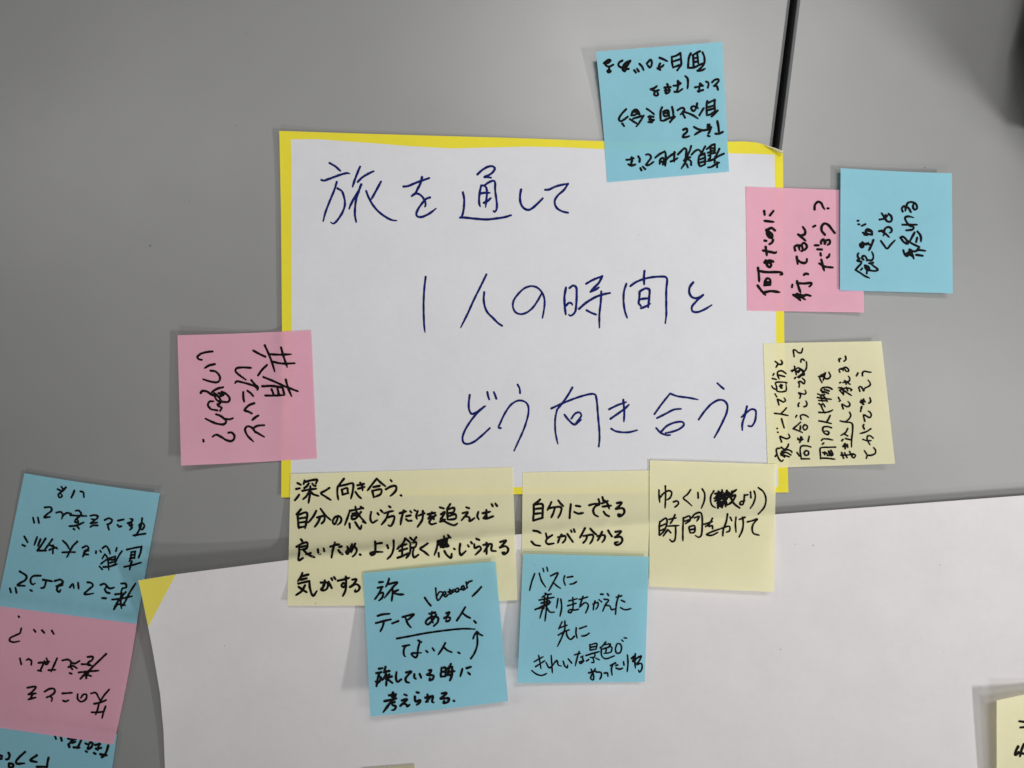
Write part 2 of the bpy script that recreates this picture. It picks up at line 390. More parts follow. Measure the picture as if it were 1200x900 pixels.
BLUE_RIGHT = {
'a': [(1000,295,25.7,2.3,"""160,45 130,90 140,160 180,210;190,215 120,270 180,290 240,290;245,320 240,350 150,450 65,545;65,545 200,630 350,730 490,795;270,500 230,550;410,600 410,660;310,240 270,200 280,140 330,120 380,160 410,230 410,280;410,230 480,260 550,260 600,200 600,100 560,0;480,350 540,340 600,330;540,360 600,420 730,520 740,550 640,580 500,560 430,560 360,480 350,410 420,430 480,480 490,550;380,470 450,540"""),
 (990,220,7.5,2.5,"""160,480 135,500 150,525 165,515 155,490;155,480 190,500 210,480;145,505 190,495;252,460 235,505 212,552;190,490 238,505;160,395 240,415;240,412 235,380 200,365 185,385 200,415 172,412;240,385 200,378;150,335 182,320;112,290 122,290;120,322 128,322""")],
'b': [(990,220,7.5,2.5,"""318,468 345,505 372,535 405,500 442,462;302,382 340,378 350,400 340,420;330,385 360,405 390,434;345,395 355,360 385,345 410,360 412,385 395,397;325,225 345,255 352,272;305,280 350,270 380,240;360,240 358,275 375,295 402,298 414,280 408,250 385,228""")],
'c': [(990,220,7.5,2.6,"""515,550 530,590 550,600 570,545;535,585 580,565 608,625;570,543 610,560 650,548 710,555;550,575 605,608;630,590 685,598;490,440 510,430 540,455 555,490 525,482 490,440;540,492 570,470 615,392;560,470 600,495 655,520;655,520 640,545;637,440 628,478;640,385 668,425 670,475;508,325 635,325;540,375 600,365 605,345 575,335 540,295 532,262 555,252 605,262;510,210 502,185 520,162 535,175 532,205;530,165 560,178 582,215;540,160 560,130 600,128 630,150 635,182 615,192 600,170 605,140""")]}
YELLOW_RIGHT = {
'a': [(900,400,11.25,2.0,"""95,265 130,297 105,345;130,297 175,305 190,285 172,248;80,425 68,448;60,490 110,503;238,425 185,390 135,398 125,430 150,500;145,445 180,455 222,465;50,590 70,618 100,633;248,545 180,537 100,548 115,600 122,655 235,653 238,550;155,592 190,580;165,570 170,615;178,572 185,618;95,695 101,706;110,722 117,731;125,765 145,838;125,765 160,778 205,800 232,778 212,745"""),
 (900,470,11.25,2.0,"""245,90 210,130 170,165;90,162 170,172 268,192;180,235 195,290 215,355;121,362 125,362;129,412 134,412;180,540 160,465 200,482 250,497 288,475 272,435;98,730 115,705;160,620 115,632 115,680 150,770 182,795 203,775;178,610 215,640;272,570 255,610 210,650 170,690;205,655 260,642 315,668 315,680;180,692 240,678 303,712;190,708 280,735;170,700 220,738;185,660 175,715""")],
'b': [(900,400,11.25,2.0,"""345,203 340,112 370,120 400,148 438,150 460,92;435,275 435,248 458,235 480,252;507,272 512,320 500,370 480,400;305,387 350,382;350,330 375,440;320,398 345,370 400,412;375,360 400,350 430,370 400,390;400,410 440,370 465,385;430,362 480,440 452,450;390,472 450,432 482,400;410,480 440,452;352,490 365,475;410,603 415,560 400,540 432,530 475,560 487,520 455,487;420,750 430,710 405,680 450,692 490,695 502,675 490,645;403,858 400,832 413,812;475,863 508,850 515,820 500,785""") ,
 (900,470,11.25,2.0,"""380,190 367,213;437,240 430,195 465,180 510,195 532,212;430,280 380,325 332,365;332,365 390,387 456,415;430,327 425,375;460,352 480,315 515,325 518,358 485,382 460,352;395,490 410,505 450,482;420,522 460,505;437,470 420,545;395,505 440,520;545,465 530,535;385,680 415,725;565,605 500,590 440,597 425,640 440,762;440,762 550,762;475,690 500,655 535,668 532,705 495,715 475,690""")],
'c': [(950,400,11.25,2.0,"""150,545 120,470 158,440 190,470;105,465 165,460 172,430;195,415 165,520;178,430 195,490 235,492 262,460 240,405;282,632 250,612 165,610 138,640 160,680;150,655 180,680;180,632 245,655;175,660 235,688;95,695 150,712 190,700;90,740 150,750 275,765;110,780 190,785;150,705 190,740 220,795;135,720 155,790""") ,
 (950,470,11.25,2.0,"""112,35 128,48;140,60 163,35 190,75;140,60 160,110 190,160;110,150 200,150 260,135 295,115;258,190 235,240 212,275;110,262 160,270 275,297;275,352 220,337 170,345 160,385 190,430 230,440 242,415 215,395 180,400;143,520 160,502 220,500 295,515;155,570 175,553;330,608 240,610 130,622 128,690 135,765;130,752 220,755 320,767;165,680 192,690;210,685 225,722;238,660 250,720;188,672 185,705;270,650 292,690;250,668 275,722 297,700 245,690""")],
'd': [(950,400,11.25,2.0,"""380,268 375,235 395,228;460,197 465,240 442,262;385,408 378,375 420,360 430,388;410,370 455,342 500,370 500,393 470,395 450,365;385,548 395,542;425,545 460,540 470,565;450,520 480,537 520,567;470,540 512,520 512,475 497,460;370,612 412,613;388,650 430,700;400,610 430,650 435,710;380,645 440,622;430,640 470,670 540,715;450,620 510,620 543,640 530,655;470,605 490,650;367,740 377,760;377,793 392,778"""),
 (950,470,11.25,2.0,"""430,103 415,42 440,52 480,75 515,60 515,30 492,5;515,147 530,190 503,240 472,262;390,262 430,272 545,295 555,380 542,500 540,605;520,510 462,495;490,362 465,410 440,430 400,455;440,432 490,460;412,525 427,507;430,595 455,562;460,572 455,630;427,602 480,592;485,572 490,610;400,715 500,710 560,698 592,715 570,750 548,735 558,695;410,680 435,755;450,682 480,745;515,665 545,730""")],
'e': [(950,400,11.25,2.0,"""605,455 625,420;685,455 685,415 710,395 760,405 800,408;650,660 638,605 668,600 700,655 712,620 750,602 787,575 780,540 757,510;655,800 700,830;670,772 720,800;700,760 687,830;660,792 710,782;770,815 792,795 782,745;676,860 666,898"""),
 (950,470,11.25,2.0,"""670,80 660,138;715,265 700,182 740,200 780,218 800,190 790,155 762,132;703,310 692,330 708,368;795,365 740,402 652,430;825,490 790,460 755,460 745,500 782,577;690,505 740,522 800,522;735,755 745,715 710,655;745,715 800,715 852,690 857,650 832,615""")]}
PINK_LEFT = {
'a': [(220,400,6.923,2.7,"""625,32 660,110 690,190 705,245;757,50 780,130 807,210;665,105 750,108 840,105;690,165 760,180 868,178;532,75 580,102 630,125;643,192 600,235 570,278;615,290 700,325 800,370 892,405;795,310 815,380 842,445;605,365 680,362 770,375;630,440 700,440 785,435;770,375 775,400 785,435;728,380 740,435;680,388 700,440""")],
'b': [(220,400,6.923,2.6,"""512,215 440,212 395,220 387,240 420,275 472,312;385,338 395,325 450,335 520,355 570,375;515,315 545,350 570,375 563,398;550,368 568,388;450,412 452,460 458,490;485,402 515,425 532,445;540,502 495,520 462,560 490,570 520,585;573,602 545,620 522,640;620,680 570,685 540,700 535,720 560,740 620,775;550,740 520,700 485,690 465,715 485,765 535,815""")],
'c': [(220,400,6.923,2.6,"""202,82 150,88 100,105 78,130 90,145 115,150;220,185 175,195 138,217;185,238 225,245 255,275 262,305 245,330 200,330 125,308;105,420 115,405 150,405 190,430 225,445;287,372 240,385 200,410 190,430;275,410 310,425 340,465 330,490 280,490 240,480 215,440;215,420 250,450 270,480;250,420 290,435 248,450;300,425 270,440;240,560 190,550 165,520 175,490 210,487;240,512 265,500 245,520 275,540 262,565;230,592 265,605 300,632 312,650 295,672 245,670 200,655 145,628;305,630 345,632 370,622;330,742 355,740 378,765 370,800 345,810 310,800 270,775 230,758 200,775;126,800 128,813""")]}
BLUE_LEFT = {
'a': [(0,560,5.625,2.3,"""380,75 410,85 435,62;405,60 418,80 385,110 393,130 410,120 400,105;490,85 480,110 470,130;530,90 548,95 553,130""")],
'b': [(0,560,5.625,2.3,"""295,195 335,195 340,215 310,240 292,260 330,258;217,262 225,295;250,262 256,297;370,230 400,225 415,245 405,272;412,250 440,232 470,235"""),
 (80,590,6.923,2.3,"""15,95 80,100 148,102;60,60 85,58 105,85 90,105;90,105 62,130 55,150 80,152 75,130;10,185 60,180 125,155;42,205 50,213;75,190 88,205;180,100 215,95 240,105 222,130 188,127;220,130 198,148 180,162;180,162 235,155;180,190 195,180 240,178;295,135 330,120 355,135 342,160 312,170;330,167 322,185 330,212;402,140 450,130;400,175 415,190 430,185;480,160 510,150 523,130 502,125;490,160 500,180 518,195 498,215;510,157 518,175;600,120 590,180 565,235 545,265;575,175 600,160 618,180 600,210 580,202 575,175;530,260 580,252 628,245""")],
'c': [(100,640,20,2.2,"""250,120 250,165;345,105 370,145;400,50 480,0 520,30 560,110 580,180;740,40 715,120;860,115 800,200 750,290 700,390;395,290 460,190;460,190 500,240 530,340 540,470 550,560;370,415 450,350 530,300 640,260 710,240;550,320 640,320 700,300;550,400 660,370;425,490 560,480 660,450 745,420;700,240 700,400;330,475 395,545"""),
 (80,590,6.923,2.3,"""475,375 540,360 595,350;595,350 585,400 570,440;512,395 505,450 495,470;542,395 537,445;510,395 545,390;507,420 540,415;500,447 535,440;455,515 520,500 590,480;515,470 505,500 497,540;115,360 150,345 165,365 130,387;130,387 165,383;118,430 130,415 162,415;150,383 125,405"""),
 (0,560,5.625,2.3,"""415,415 440,440 457,470;510,420 480,450 460,485 440,525;410,492 450,490 495,490;300,400 275,440 245,480;345,405 320,440 290,480;245,480 305,480;320,440 380,468;350,445 348,500;325,475 375,458;267,405 250,448;245,390 225,445;160,387 182,425;148,442 165,450""")],
'd': [(80,590,6.923,2.4,"""545,650 500,720 465,790 440,830;430,650 465,652 470,680 440,690 430,710;355,780 430,772 520,752;380,738 450,730;430,720 425,800 432,852;370,860 400,820 460,825;465,720 400,800 370,860;260,662 290,652 310,667 295,700;310,667 335,690 372,682;295,700 312,722 335,728;275,768 305,770;155,640 185,645 200,665 170,695 130,735 160,737 205,730"""),
 (0,560,5.625,2.4,"""460,722 480,700 487,727;515,692 518,730;360,680 400,672 415,690 387,707;372,715 412,707;387,707 375,740 390,752 400,737;283,672 345,682;305,675 290,722 268,728;270,645 215,650 200,680 215,703 232,695;200,740 210,746;130,617 175,650 165,675 135,692 115,708 165,712;65,730 72,755;102,725 108,757""")]}
PINK_LEFT_BOTTOM = {
'a': [(0,710,6.427,2.3,"""140,80 144,84;160,170 150,205 110,225 75,245 72,262 100,274 148,265;255,180 267,196;315,184 333,203;390,187 405,212""")],
'b': [(0,710,6.427,2.3,"""800,362 740,420 680,480 645,545;660,385 700,385 692,410 667,425 662,445 692,450;615,440 680,440;592,502 670,494 745,488;605,550 640,520 690,530;680,480 630,520 605,550;640,505 650,545;468,412 510,405 533,420 528,460;533,425 560,435 600,415;515,462 545,452 580,470;530,460 545,478;525,507 540,512;430,395 410,440 385,495;365,485 420,482;290,430 372,420;350,395 362,430 345,442 335,412;330,430 302,490;285,487 310,492;215,400 236,415 235,445;200,408 215,400;150,397 160,440""")],
'c': [(0,710,6.427,2.3,"""822,630 780,680 745,740;685,660 720,655 742,690 760,722;708,738 750,730 800,710;745,740 732,790 720,820;690,802 740,802 780,797;795,757 780,800 768,848;585,665 585,700 608,722 645,705 652,670 628,668 608,695;470,660 545,655;475,715 495,720 515,712;335,647 375,625 408,627 412,650 382,677 350,690;375,680 392,695 388,718;205,617 270,610 250,640 215,667;215,667 268,660;215,705 240,698 270,690;248,662 228,700""")]}
BLUE_LEFT_BOTTOM = {
'a': [(0,840,8,2.7,"""515,180 525,208;570,185 578,225;640,205 680,207 712,212;690,210 660,240 642,272;640,258 650,283;762,215 745,255 725,293;690,287 745,290;675,245 705,235;800,250 830,260 850,237 870,250;870,250 855,287 822,300 832,272;803,322 815,330;890,265 940,257;932,250 915,310;900,300 950,292;880,340 895,348;1015,270 1000,320 978,368;940,352 1000,362;955,380 975,367""")],
'b': [(0,840,8,2.9,"""455,385 445,430 440,478;345,470 440,470;345,362 285,408 345,425;235,330 180,380 150,420 155,438 230,437;80,340 90,360 77,395 55,400;-2,362 18,370;-2,395 15,392;85,440 108,440 125,450 118,472 92,475 82,458 85,440""")]}
YELLOW_WIDE = {
'a': [(330,540,8,2.65,"""150,210 180,225;137,265 170,258;125,370 150,340 165,318;215,185 207,218;215,200 270,185 335,180 322,212;255,212 235,240 212,255;288,215 300,230 318,235;195,282 260,270 325,262;270,240 265,320 252,395;260,290 230,335 202,360;270,290 300,315 348,330;448,255 410,280 370,305 410,335 462,368;585,168 560,200 530,238;525,245 522,300 532,365;530,240 600,225 668,213 668,280 650,355;565,270 572,315;565,270 615,257 620,300;572,317 625,302;710,230 772,217;718,262 778,245;737,205 760,250 758,278;693,292 720,330 748,355;892,168 850,220 805,280;892,168 930,205 972,238;860,247 920,235;850,282 865,342;850,282 935,270 930,310 868,342;1022,180 1033,193;977,268 1030,240 1070,237 1075,270 1050,305 1020,330;1117,324 1122,326""")],
'b': [(330,540,8,2.65,"""182,455 160,480 140,502;150,507 155,570 160,635;155,507 235,487 235,560 220,635;168,540 230,532;168,580 225,572;165,625 215,617;325,470 295,525 250,580;365,450 410,510 460,555;332,532 400,520 400,560 375,588;360,532 340,580 310,620;530,520 518,560 495,595 480,575 495,535 535,518 560,545 550,580 522,602;640,467 620,530 592,603;640,470 700,457 765,442;692,432 705,480 750,540 788,580;662,495 700,490;658,517 700,512 695,540 660,545 658,517;745,480 700,540;742,432 765,445;637,590 640,628;690,575 715,615 738,640 750,605;762,572 788,583;840,480 832,540 850,580 900,555;900,492 910,505;930,464 945,480;1007,427 1020,435;962,492 1000,480 1050,470;1000,485 980,545 937,598;990,532 1055,520 1045,580 1020,612 1002,605;1108,492 1165,475;1145,467 1125,540 1115,600;1168,520 1210,512;1168,548 1185,562 1220,562"""),
 (470,540,8,2.65,"""87,472 97,485;125,462 138,470;158,470 143,520 150,545;165,515 220,492;205,472 200,550 155,620;250,502 325,487;290,482 270,520 255,545;265,537 300,525 308,548;325,510 280,550 265,578 285,596 330,585;365,437 400,447;375,502 410,482 385,530 372,547 415,552;365,570 400,567 450,590 500,605 530,587;462,405 440,440;432,450 437,552;437,457 498,442 493,480 442,492;445,520 510,502 513,540 447,553;612,437 637,445;577,492 625,482 600,520 565,560;600,520 640,532 642,565 690,537;725,480 715,520 730,550;765,492 840,477;800,462 803,540;775,537 800,542 865,520;775,540 798,505;850,407 860,425;885,402 900,423""")],
'c': [(330,620,8,2.65,"""182,97 193,113;140,167 190,137 240,127 235,178 172,195;165,157 165,220 160,293 200,272;182,167 230,157;210,202 250,240 308,265;272,225 230,237;340,190 345,225 363,235;395,182 400,208;457,165 500,150 543,142;500,127 480,200 468,268;542,167 563,162;532,197 550,222 570,235;617,167 630,218;660,142 640,200 617,233 607,215 640,182 690,172 705,200 690,235 665,260;690,137 652,218;735,239 740,241;877,117 880,180 870,233 840,243 832,225 870,215 948,215;887,137 940,130;990,152 1000,180;1050,107 1050,180 1030,240 990,283"""),
 (470,620,8,2.65,"""40,88 20,130 -40,190;40,88 80,120;-20,167 50,142;-15,205 60,182;12,145 10,250;-33,270 10,255 70,225;87,82 105,100;143,77 120,110;87,137 140,122 135,165 90,173 87,137;90,180 80,230 47,273;120,180 110,230 122,266 165,240;250,135 215,160 180,185 220,215 260,248;345,112 335,180 312,245;345,112 400,97 460,77;402,67 412,110 450,160;357,132 420,117;360,150 430,142;372,168 440,165;385,112 395,172;440,57 463,80;430,100 422,168;352,225 355,260;407,207 430,245 468,270 475,232;497,185 505,190;555,140 548,200 560,243 608,207;627,152 635,165;657,122 665,135;707,92 733,102;687,142 692,178 735,162 750,185 725,215 697,243;802,130 802,235;772,150 820,142 778,213;822,142 850,142 848,200 890,207;930,122 985,107 960,140 927,173;927,173 980,162 1005,187 995,220 962,238 950,220 973,217""")],
'd': [(330,620,8,2.8,"""195,412 180,450 152,490;195,442 250,427;182,475 235,462;157,512 260,487;260,487 267,560 295,625 332,580;220,527 190,580 135,620;160,542 200,572 235,592;367,502 430,505 430,550 400,575 370,568 400,530 410,490;405,482 382,568;440,495 470,553;467,462 475,478;492,452 505,470;527,485 575,475 635,457;603,447 602,520 577,545 562,530 580,507 602,520 597,580 574,628;662,475 700,472 680,510 640,545;640,545 700,517 732,545 715,580 687,588 692,567""")]}
BLUE_BOTTOM = {
'a': [(430,670,8,2.5,"""115,100 150,96;100,152 147,142;140,150 110,210 75,258;110,207 150,197 145,240 112,272;208,65 195,110 175,145;205,117 285,100 240,150 165,245;240,145 240,210 232,275;293,172 250,190;245,200 300,213 342,213;543,245 570,285 600,320;1072,143 1035,185 988,230"""),
 (430,670,8,2.1,"""645,155 650,220 665,270 700,230 715,198 680,190 658,225;700,225 740,207 732,187 710,205 735,235 765,212;777,165 780,208 800,195 825,185;762,190 820,167;830,167 837,190 860,180 855,155 830,165;880,167 912,155 905,132 885,150 900,170 930,157;930,97 940,150;937,120 955,97 985,85""")],
'b': [(430,670,8,2.5,"""100,415 150,400 215,394;85,482 150,465 225,447;160,462 150,510 125,562;237,485 295,463;335,425 390,410 440,400 400,440 377,455;362,432 385,490 415,525;585,395 640,382;610,377 605,430 620,480;650,402 620,450 570,495 550,480 570,445 620,422 665,430 665,470 627,510;745,390 775,380 750,420 722,440;725,432 780,430 770,460 740,465 747,445;922,332 885,395 842,460;895,385 930,415 970,435;1005,462 1022,480"""),
 (430,670,8,2.2,"""280,627 400,605 560,575 740,550 900,535 1012,538""")],
'c': [(430,670,8,2.4,"""335,700 400,687;365,692 345,740 350,788 362,795;482,645 510,660;495,662 480,720 470,790 455,805 417,770 513,760;555,742 570,755;615,717 630,740;735,668 705,725 668,778;715,700 750,735 795,755;855,757 870,765;975,815 1010,760 1035,680 1032,565;1033,562 1010,590 995,630;1033,562 1055,585 1082,598""")],
'd': [(430,750,8,2.7,"""112,270 145,265;87,312 135,302;115,312 100,370 90,433;112,340 130,352 120,388 98,408;82,390 100,400;175,252 165,290;160,302 213,290;180,302 170,340 142,380;190,332 180,428;210,322 180,370;187,362 238,403;233,342 200,352;278,302 272,350 285,393 322,370;367,305 415,297 385,330 362,365 370,393 395,400;445,322 445,353 458,363;495,320 508,353;582,285 605,282 590,310 562,325;565,327 625,337 615,368 587,376 592,355;700,262 690,343;702,264 735,260 735,330;702,300 735,295;692,345 735,340;750,267 800,252;788,224 770,260 762,300;755,302 825,292;747,330 800,322;800,272 795,340 777,380;750,305 780,332;895,272 885,310 874,346;935,265 975,252;950,307 965,322""")],
'e': [(430,750,8,2.9,"""207,520 275,507;245,492 235,530;165,574 225,562 280,547;268,522 210,600 152,678;217,592 260,582;232,582 240,610 270,622 260,650 232,660;352,512 373,520;327,567 375,557 345,590 312,618;345,597 370,605 377,623 400,607;467,492 485,495;450,532 455,575 500,567 490,590 467,608;567,512 570,578;547,542 590,532 552,583;590,537 618,527 612,580 630,588;702,502 745,497 720,525 687,550;692,550 768,550 755,583 717,590 725,572;813,571 819,572""")]}
YELLOW_MIDDLE = {
'a': [(600,570,8,2.6,"""265,122 235,150 205,168;203,170 205,240 197,320;205,172 285,168 288,230 285,290;215,212 280,205;210,258 280,250;200,320 290,294;370,148 350,190 332,225;435,132 455,160 482,185;352,205 400,195 462,198 455,250 432,295;402,200 390,245 368,292;552,167 545,230 540,298;600,182 640,188;585,240 620,255 670,248;725,177 770,165 820,168 780,190 762,225 775,265 806,282;812,122 825,160;848,100 858,138;842,160 898,138;850,190 930,180;870,132 900,170 912,212;860,237 880,265 910,280;985,157 1028,152 1010,180 975,210;975,212 1040,207 1055,235 1035,270 1002,280 997,262 1020,262""")],
'b': [(600,570,8,2.6,"""200,415 240,422 273,440;183,517 215,548 268,558;318,442 330,490;378,457 330,490 318,518 335,540 393,535;430,477 500,467 500,500 475,530;465,452 445,490 430,530;520,447 545,485 572,522;552,412 560,428;580,402 588,425;685,392 665,430 638,480;735,397 765,430 795,455;670,465 760,457 755,500 730,540;705,460 695,500 668,530;845,427 825,470 803,508;802,467 870,460 865,500 845,525;903,415 920,445 937,468;970,427 1025,420 1000,450 967,475;965,478 1022,475 1035,505 1015,538 977,548 965,530 995,520""")]}
YELLOW_BOTTOM = {
'a': [(750,550,7.059,2.1,"""158,172 158,220 165,275;165,235 200,195 240,177 262,190 250,235 220,255;210,137 212,220 208,320;278,270 305,262 320,277 308,298 288,313;420,168 395,205 360,238 395,270 430,303;480,192 482,238;515,162 535,200 532,260 508,323;612,178 588,220 585,265 598,300 625,318;865,212 860,260 850,290 827,290 832,270 870,260;870,215 893,210;915,187 918,235;945,182 955,220 940,280 912,325;980,152 1020,185 1042,240 1030,310 978,372"""),
 (750,550,7.059,2.5,"""620,202 690,190;615,240 700,217;650,182 640,250;680,172 665,240;620,262 700,237;640,280 700,262;645,320 650,252 690,242 680,318;655,290 690,285;720,177 700,250 710,308;735,192 720,240 700,260;740,210 800,167;740,230 790,215 760,270 722,298;745,225 780,285 825,320;762,182 755,240;630,225 690,207;655,305 685,300;700,202 730,215;660,262 672,310;632,245 700,228;640,210 655,300;705,240 718,290""")],
'b': [(750,550,7.059,2.1,"""165,432 160,480 160,545;170,432 215,405 225,430 205,500 165,547;170,470 215,450;170,507 210,490;240,415 300,402;290,377 270,420 250,450;230,470 325,465;295,470 295,540 285,590 265,598 247,580;230,500 190,555;240,507 255,525;360,402 355,500 355,590;365,402 410,387 415,420 377,450;370,430 410,417;430,400 455,370 500,358 512,380 515,470 505,550 485,562 457,547;450,402 490,390 470,430;405,482 415,525;410,475 450,467 450,520 420,527;415,500 445,495;530,455 600,432;600,405 575,450 542,475;570,472 600,467 600,490;658,495 600,515 552,540 590,547 645,522;670,490 740,472 740,510 715,520;725,370 715,430 690,500 685,550;747,397 760,425;795,397 790,450 795,520;822,415 870,397;850,397 855,450 845,510 820,560;890,435 930,425 970,412 940,450 928,490 940,530 985,545""")]}
BLUE_MIDDLE = {
'a': [(610,660,7.5,1.9,"""125,92 100,160 80,240;165,90 185,155 222,212;198,47 205,75;232,37 240,70;265,112 330,85 310,130 248,243;285,167 320,200 352,222;388,112 380,150 395,198;410,125 460,117;435,185 465,180 492,164""")],
'b': [(610,660,7.5,2.0,"""217,265 240,275 270,270;230,270 190,300;165,325 295,300;130,408 200,375 265,342;240,290 228,400 215,510;212,300 205,400;182,352 255,330;200,380 170,485;232,392 260,430 300,430;160,400 255,357;235,300 225,380;330,312 317,395;355,317 362,390 347,465;425,332 500,312;415,375 490,352;460,302 460,400 440,435 420,430 432,410 480,412 510,405;515,320 592,297;550,292 530,350 520,385;520,385 570,347 595,365 590,400 572,438;635,360 680,347 680,380 662,405;655,332 645,370 640,410;690,322 713,340;705,273 725,274;765,270 775,285;735,317 775,325 750,360 722,423;745,370 785,377 800,408 830,402;842,300 890,287;865,282 845,350 835,450;887,327 915,340;880,392 920,410 970,400""")],
'c': [(610,730,7.5,2.0,"""365,-8 335,55;340,45 412,20;390,-15 390,50 370,110 325,208;332,108 380,80 432,60;402,70 410,115 440,145 475,117;490,42 488,90 497,132;520,50 582,28;540,115 570,112 605,90""")],
'd': [(610,730,7.5,1.9,"""120,342 200,297;132,385 215,332;160,287 170,340 180,403;100,420 140,450 185,462 232,445;270,287 275,360 280,440;225,350 255,395 320,332 332,370 360,380;375,337 390,380 410,395 415,372;420,317 450,353;475,282 525,267;515,252 495,320 482,378;530,302 550,292;545,302 550,340 525,358 517,345 562,335;610,192 612,240;612,194 670,182 668,225;615,215 665,207;612,240 665,230;575,287 640,267 695,252;605,277 650,267 650,300 612,305;635,302 645,345 622,350;600,322 580,335;665,312 693,325;750,167 720,205 697,220;730,192 790,187 770,220;710,227 715,290 745,315 825,290;715,232 800,212 795,255 732,270;755,222 750,260;845,192 835,230 845,265 875,262 888,220 878,187 850,182;890,150 903,162;912,132 932,134""")],
'e': [(610,730,7.5,2.1,"""600,440 660,422;620,407 640,450 640,500 617,490 640,430 658,402;665,432 708,437 710,470 697,495;735,442 763,440 768,468;790,375 835,352;815,362 800,400 805,460;837,375 855,370;840,397 870,407 900,397;905,342 910,370;940,282 945,350 938,430;975,312 1000,292 987,340 1020,320;1010,272 1005,330 1010,398;1020,312 1060,292 1040,340 1020,360;1025,367 1062,357 1068,400 1045,433 1037,415""")]}
YELLOW_CORNER = {
'a': [(1140,780,7.5,2.6,"""410,490 455,496 500,510;418,545 460,540 500,532;490,470 478,560"""),(1140,780,7.5,3.0,"""400,712 380,750 374,785 400,770;450,690 430,740 415,798;402,762 450,775 500,770;500,700 490,790""")]}

# ------------------------------------------------------------------ the two tables, the floor
def seam(py):                                  # middle of the gap between the tables
    return 930.4 - 21.2 * py / 170.0
def box_prism(outline, z0, z1):
    n = len(outline)
    V = [(x, y, z0) for x, y in outline] + [(x, y, z1) for x, y in outline]
    F = [tuple(range(n - 1, -1, -1)), tuple(range(n, 2 * n))]
    F += [(i, (i + 1) % n, n + (i + 1) % n, n + i) for i in range(n)]
    return V, F
fl = mesh_obj('floor', [(-4, -4, -0.72), (4, -4, -0.72), (4, 4, -0.72), (-4, 4, -0.72)], [(0, 1, 2, 3)], M['floor'], smooth=False)
tag(fl, kind='structure')

def rounded_edge(side, name, parent, mat, off0, off1):
    """edge band along the seam: a strip rolling over from the top to the side"""
    ys = np.linspace(-900, 1900, 15)
    prof = []
    mid = off0 + 1.0
    prof.append((off1, -0.0001)); prof.append((mid, -0.0003))
    for k in range(1, 7):
        a = math.pi / 2 * k / 6
        prof.append((mid + (off0 - mid) * math.sin(a), -0.0003 - 0.0008 * (1 - math.cos(a))))
    prof.append((off0, -0.028))
    V, F = [], []
    for y in ys:
        for o, z in prof:
            V.append(((seam(y) + side * o - 600) * PXM, (450 - y) * PXM, z + 0.00))
    m = len(prof)
    for i in range(len(ys) - 1):
        for j in range(m - 1):
            q = (i * m + j, (i + 1) * m + j, (i + 1) * m + j + 1, i * m + j + 1)
            F.append(q if side > 0 else q[::-1])
    return mesh_obj(name, V, F, mat, parent)

for side, label in ((-1, 'grey laminate table on the left, under the big handwritten sheet'),
                    (1, 'grey laminate table on the right of the black gap, under the right blue note')):
    t = empty('table', ((0.0 if side > 0 else -0.3) + (0.5 if side > 0 else 0), 0.2, -0.72), label=label, cat='table', group='grey office tables pushed together')
    ys = (-900, 1900)
    e = 7.6                                     # top starts this many px from the gap's middle
    far = 600 + side * 2200
    pts = [((seam(ys[0]) + side * e - 600) * PXM, (450 - ys[0]) * PXM), ((seam(ys[1]) + side * e - 600) * PXM, (450 - ys[1]) * PXM),
           ((far - 600) * PXM, (450 - ys[1]) * PXM), ((far - 600) * PXM, (450 - ys[0]) * PXM)]
    if side < 0: pts = pts[::-1]
    V, F = box_prism(pts, -0.028, 0.0)
    mesh_obj('tabletop', V, F, M['table'], t, smooth=False)
    rounded_edge(side, 'edge_band', t, M['edge'], 4.0, e)
    # apron under the top and four legs
    cx = (pts[0][0] + pts[1][0] + pts[2][0] + pts[3][0]) / 4
    for sx in (-1, 1):
        for sy in (-1, 1):
            x, y = cx + sx * 0.38, -0.02 + sy * 0.6
            V, F = box_prism([(x + 0.02 * math.cos(a), y + 0.02 * math.sin(a)) for a in [k * math.pi / 8 for k in range(16)]], -0.72, -0.028)
            mesh_obj('leg', V, F, M['edge'], t)
    # black steel beam under the edge, seen down the gap
    b0, b1 = 0.6, 26
    V, F = box_prism([((seam(y) + side * o - 600) * PXM, (450 - y) * PXM) for y, o in ((-880, b0), (1880, b0), (1880, b1), (-880, b1))], -0.06, -0.0285)
    mesh_obj('beam', V, F, M['gap'], t, smooth=False)

# ------------------------------------------------------------------ big white poster sheet (below)
def interp(pts, x):
    xs = [p[0] for p in pts]; ys = [p[1] for p in pts]
    return float(np.interp(x, xs, ys))
TOP = [(162, 680), (206, 673), (338, 656.2), (470, 640.5), (606, 626.3), (757, 613.5), (909, 602.7), (1060, 591.2), (1200, 580.5), (1420, 565)]
LEFT = [(680, 162), (705, 167.5), (735, 173.6), (757, 178), (780, 182), (813, 187.6), (857, 191.6), (900, 193.3), (1300, 200)]
def poster_z(px, py):
    dt = max(0, py - interp(TOP, px)); dl = max(0, px - interp(LEFT, max(py, 680)))
    z = 0.0006 + (0.0052 + 0.0045 * (1 - 1 / (1 + math.exp(-(px - 620) / 70.0)))) * math.exp(-dt / 95.0) * (0.85 + 0.15 * math.sin(px / 170.0 + 0.8))
    z += 0.0036 * math.exp(-dl / 38.0) * math.exp(-max(0, abs(py - 760) - 60) / 160.0)
    z += 0.0035 * math.exp(-(dl + dt) / 90.0)
    z += 0.0007 * math.sin(px / 140.0 + py / 90.0) * (1 - math.exp(-dt / 120.0))
    return z
root = empty('poster_sheet', W(700, 900, 0), label='large blank white sheet with a yellow top left corner, across the bottom of the view', cat='paper sheet')
nu, nv = 120, 60
V, F, G = [], [], []
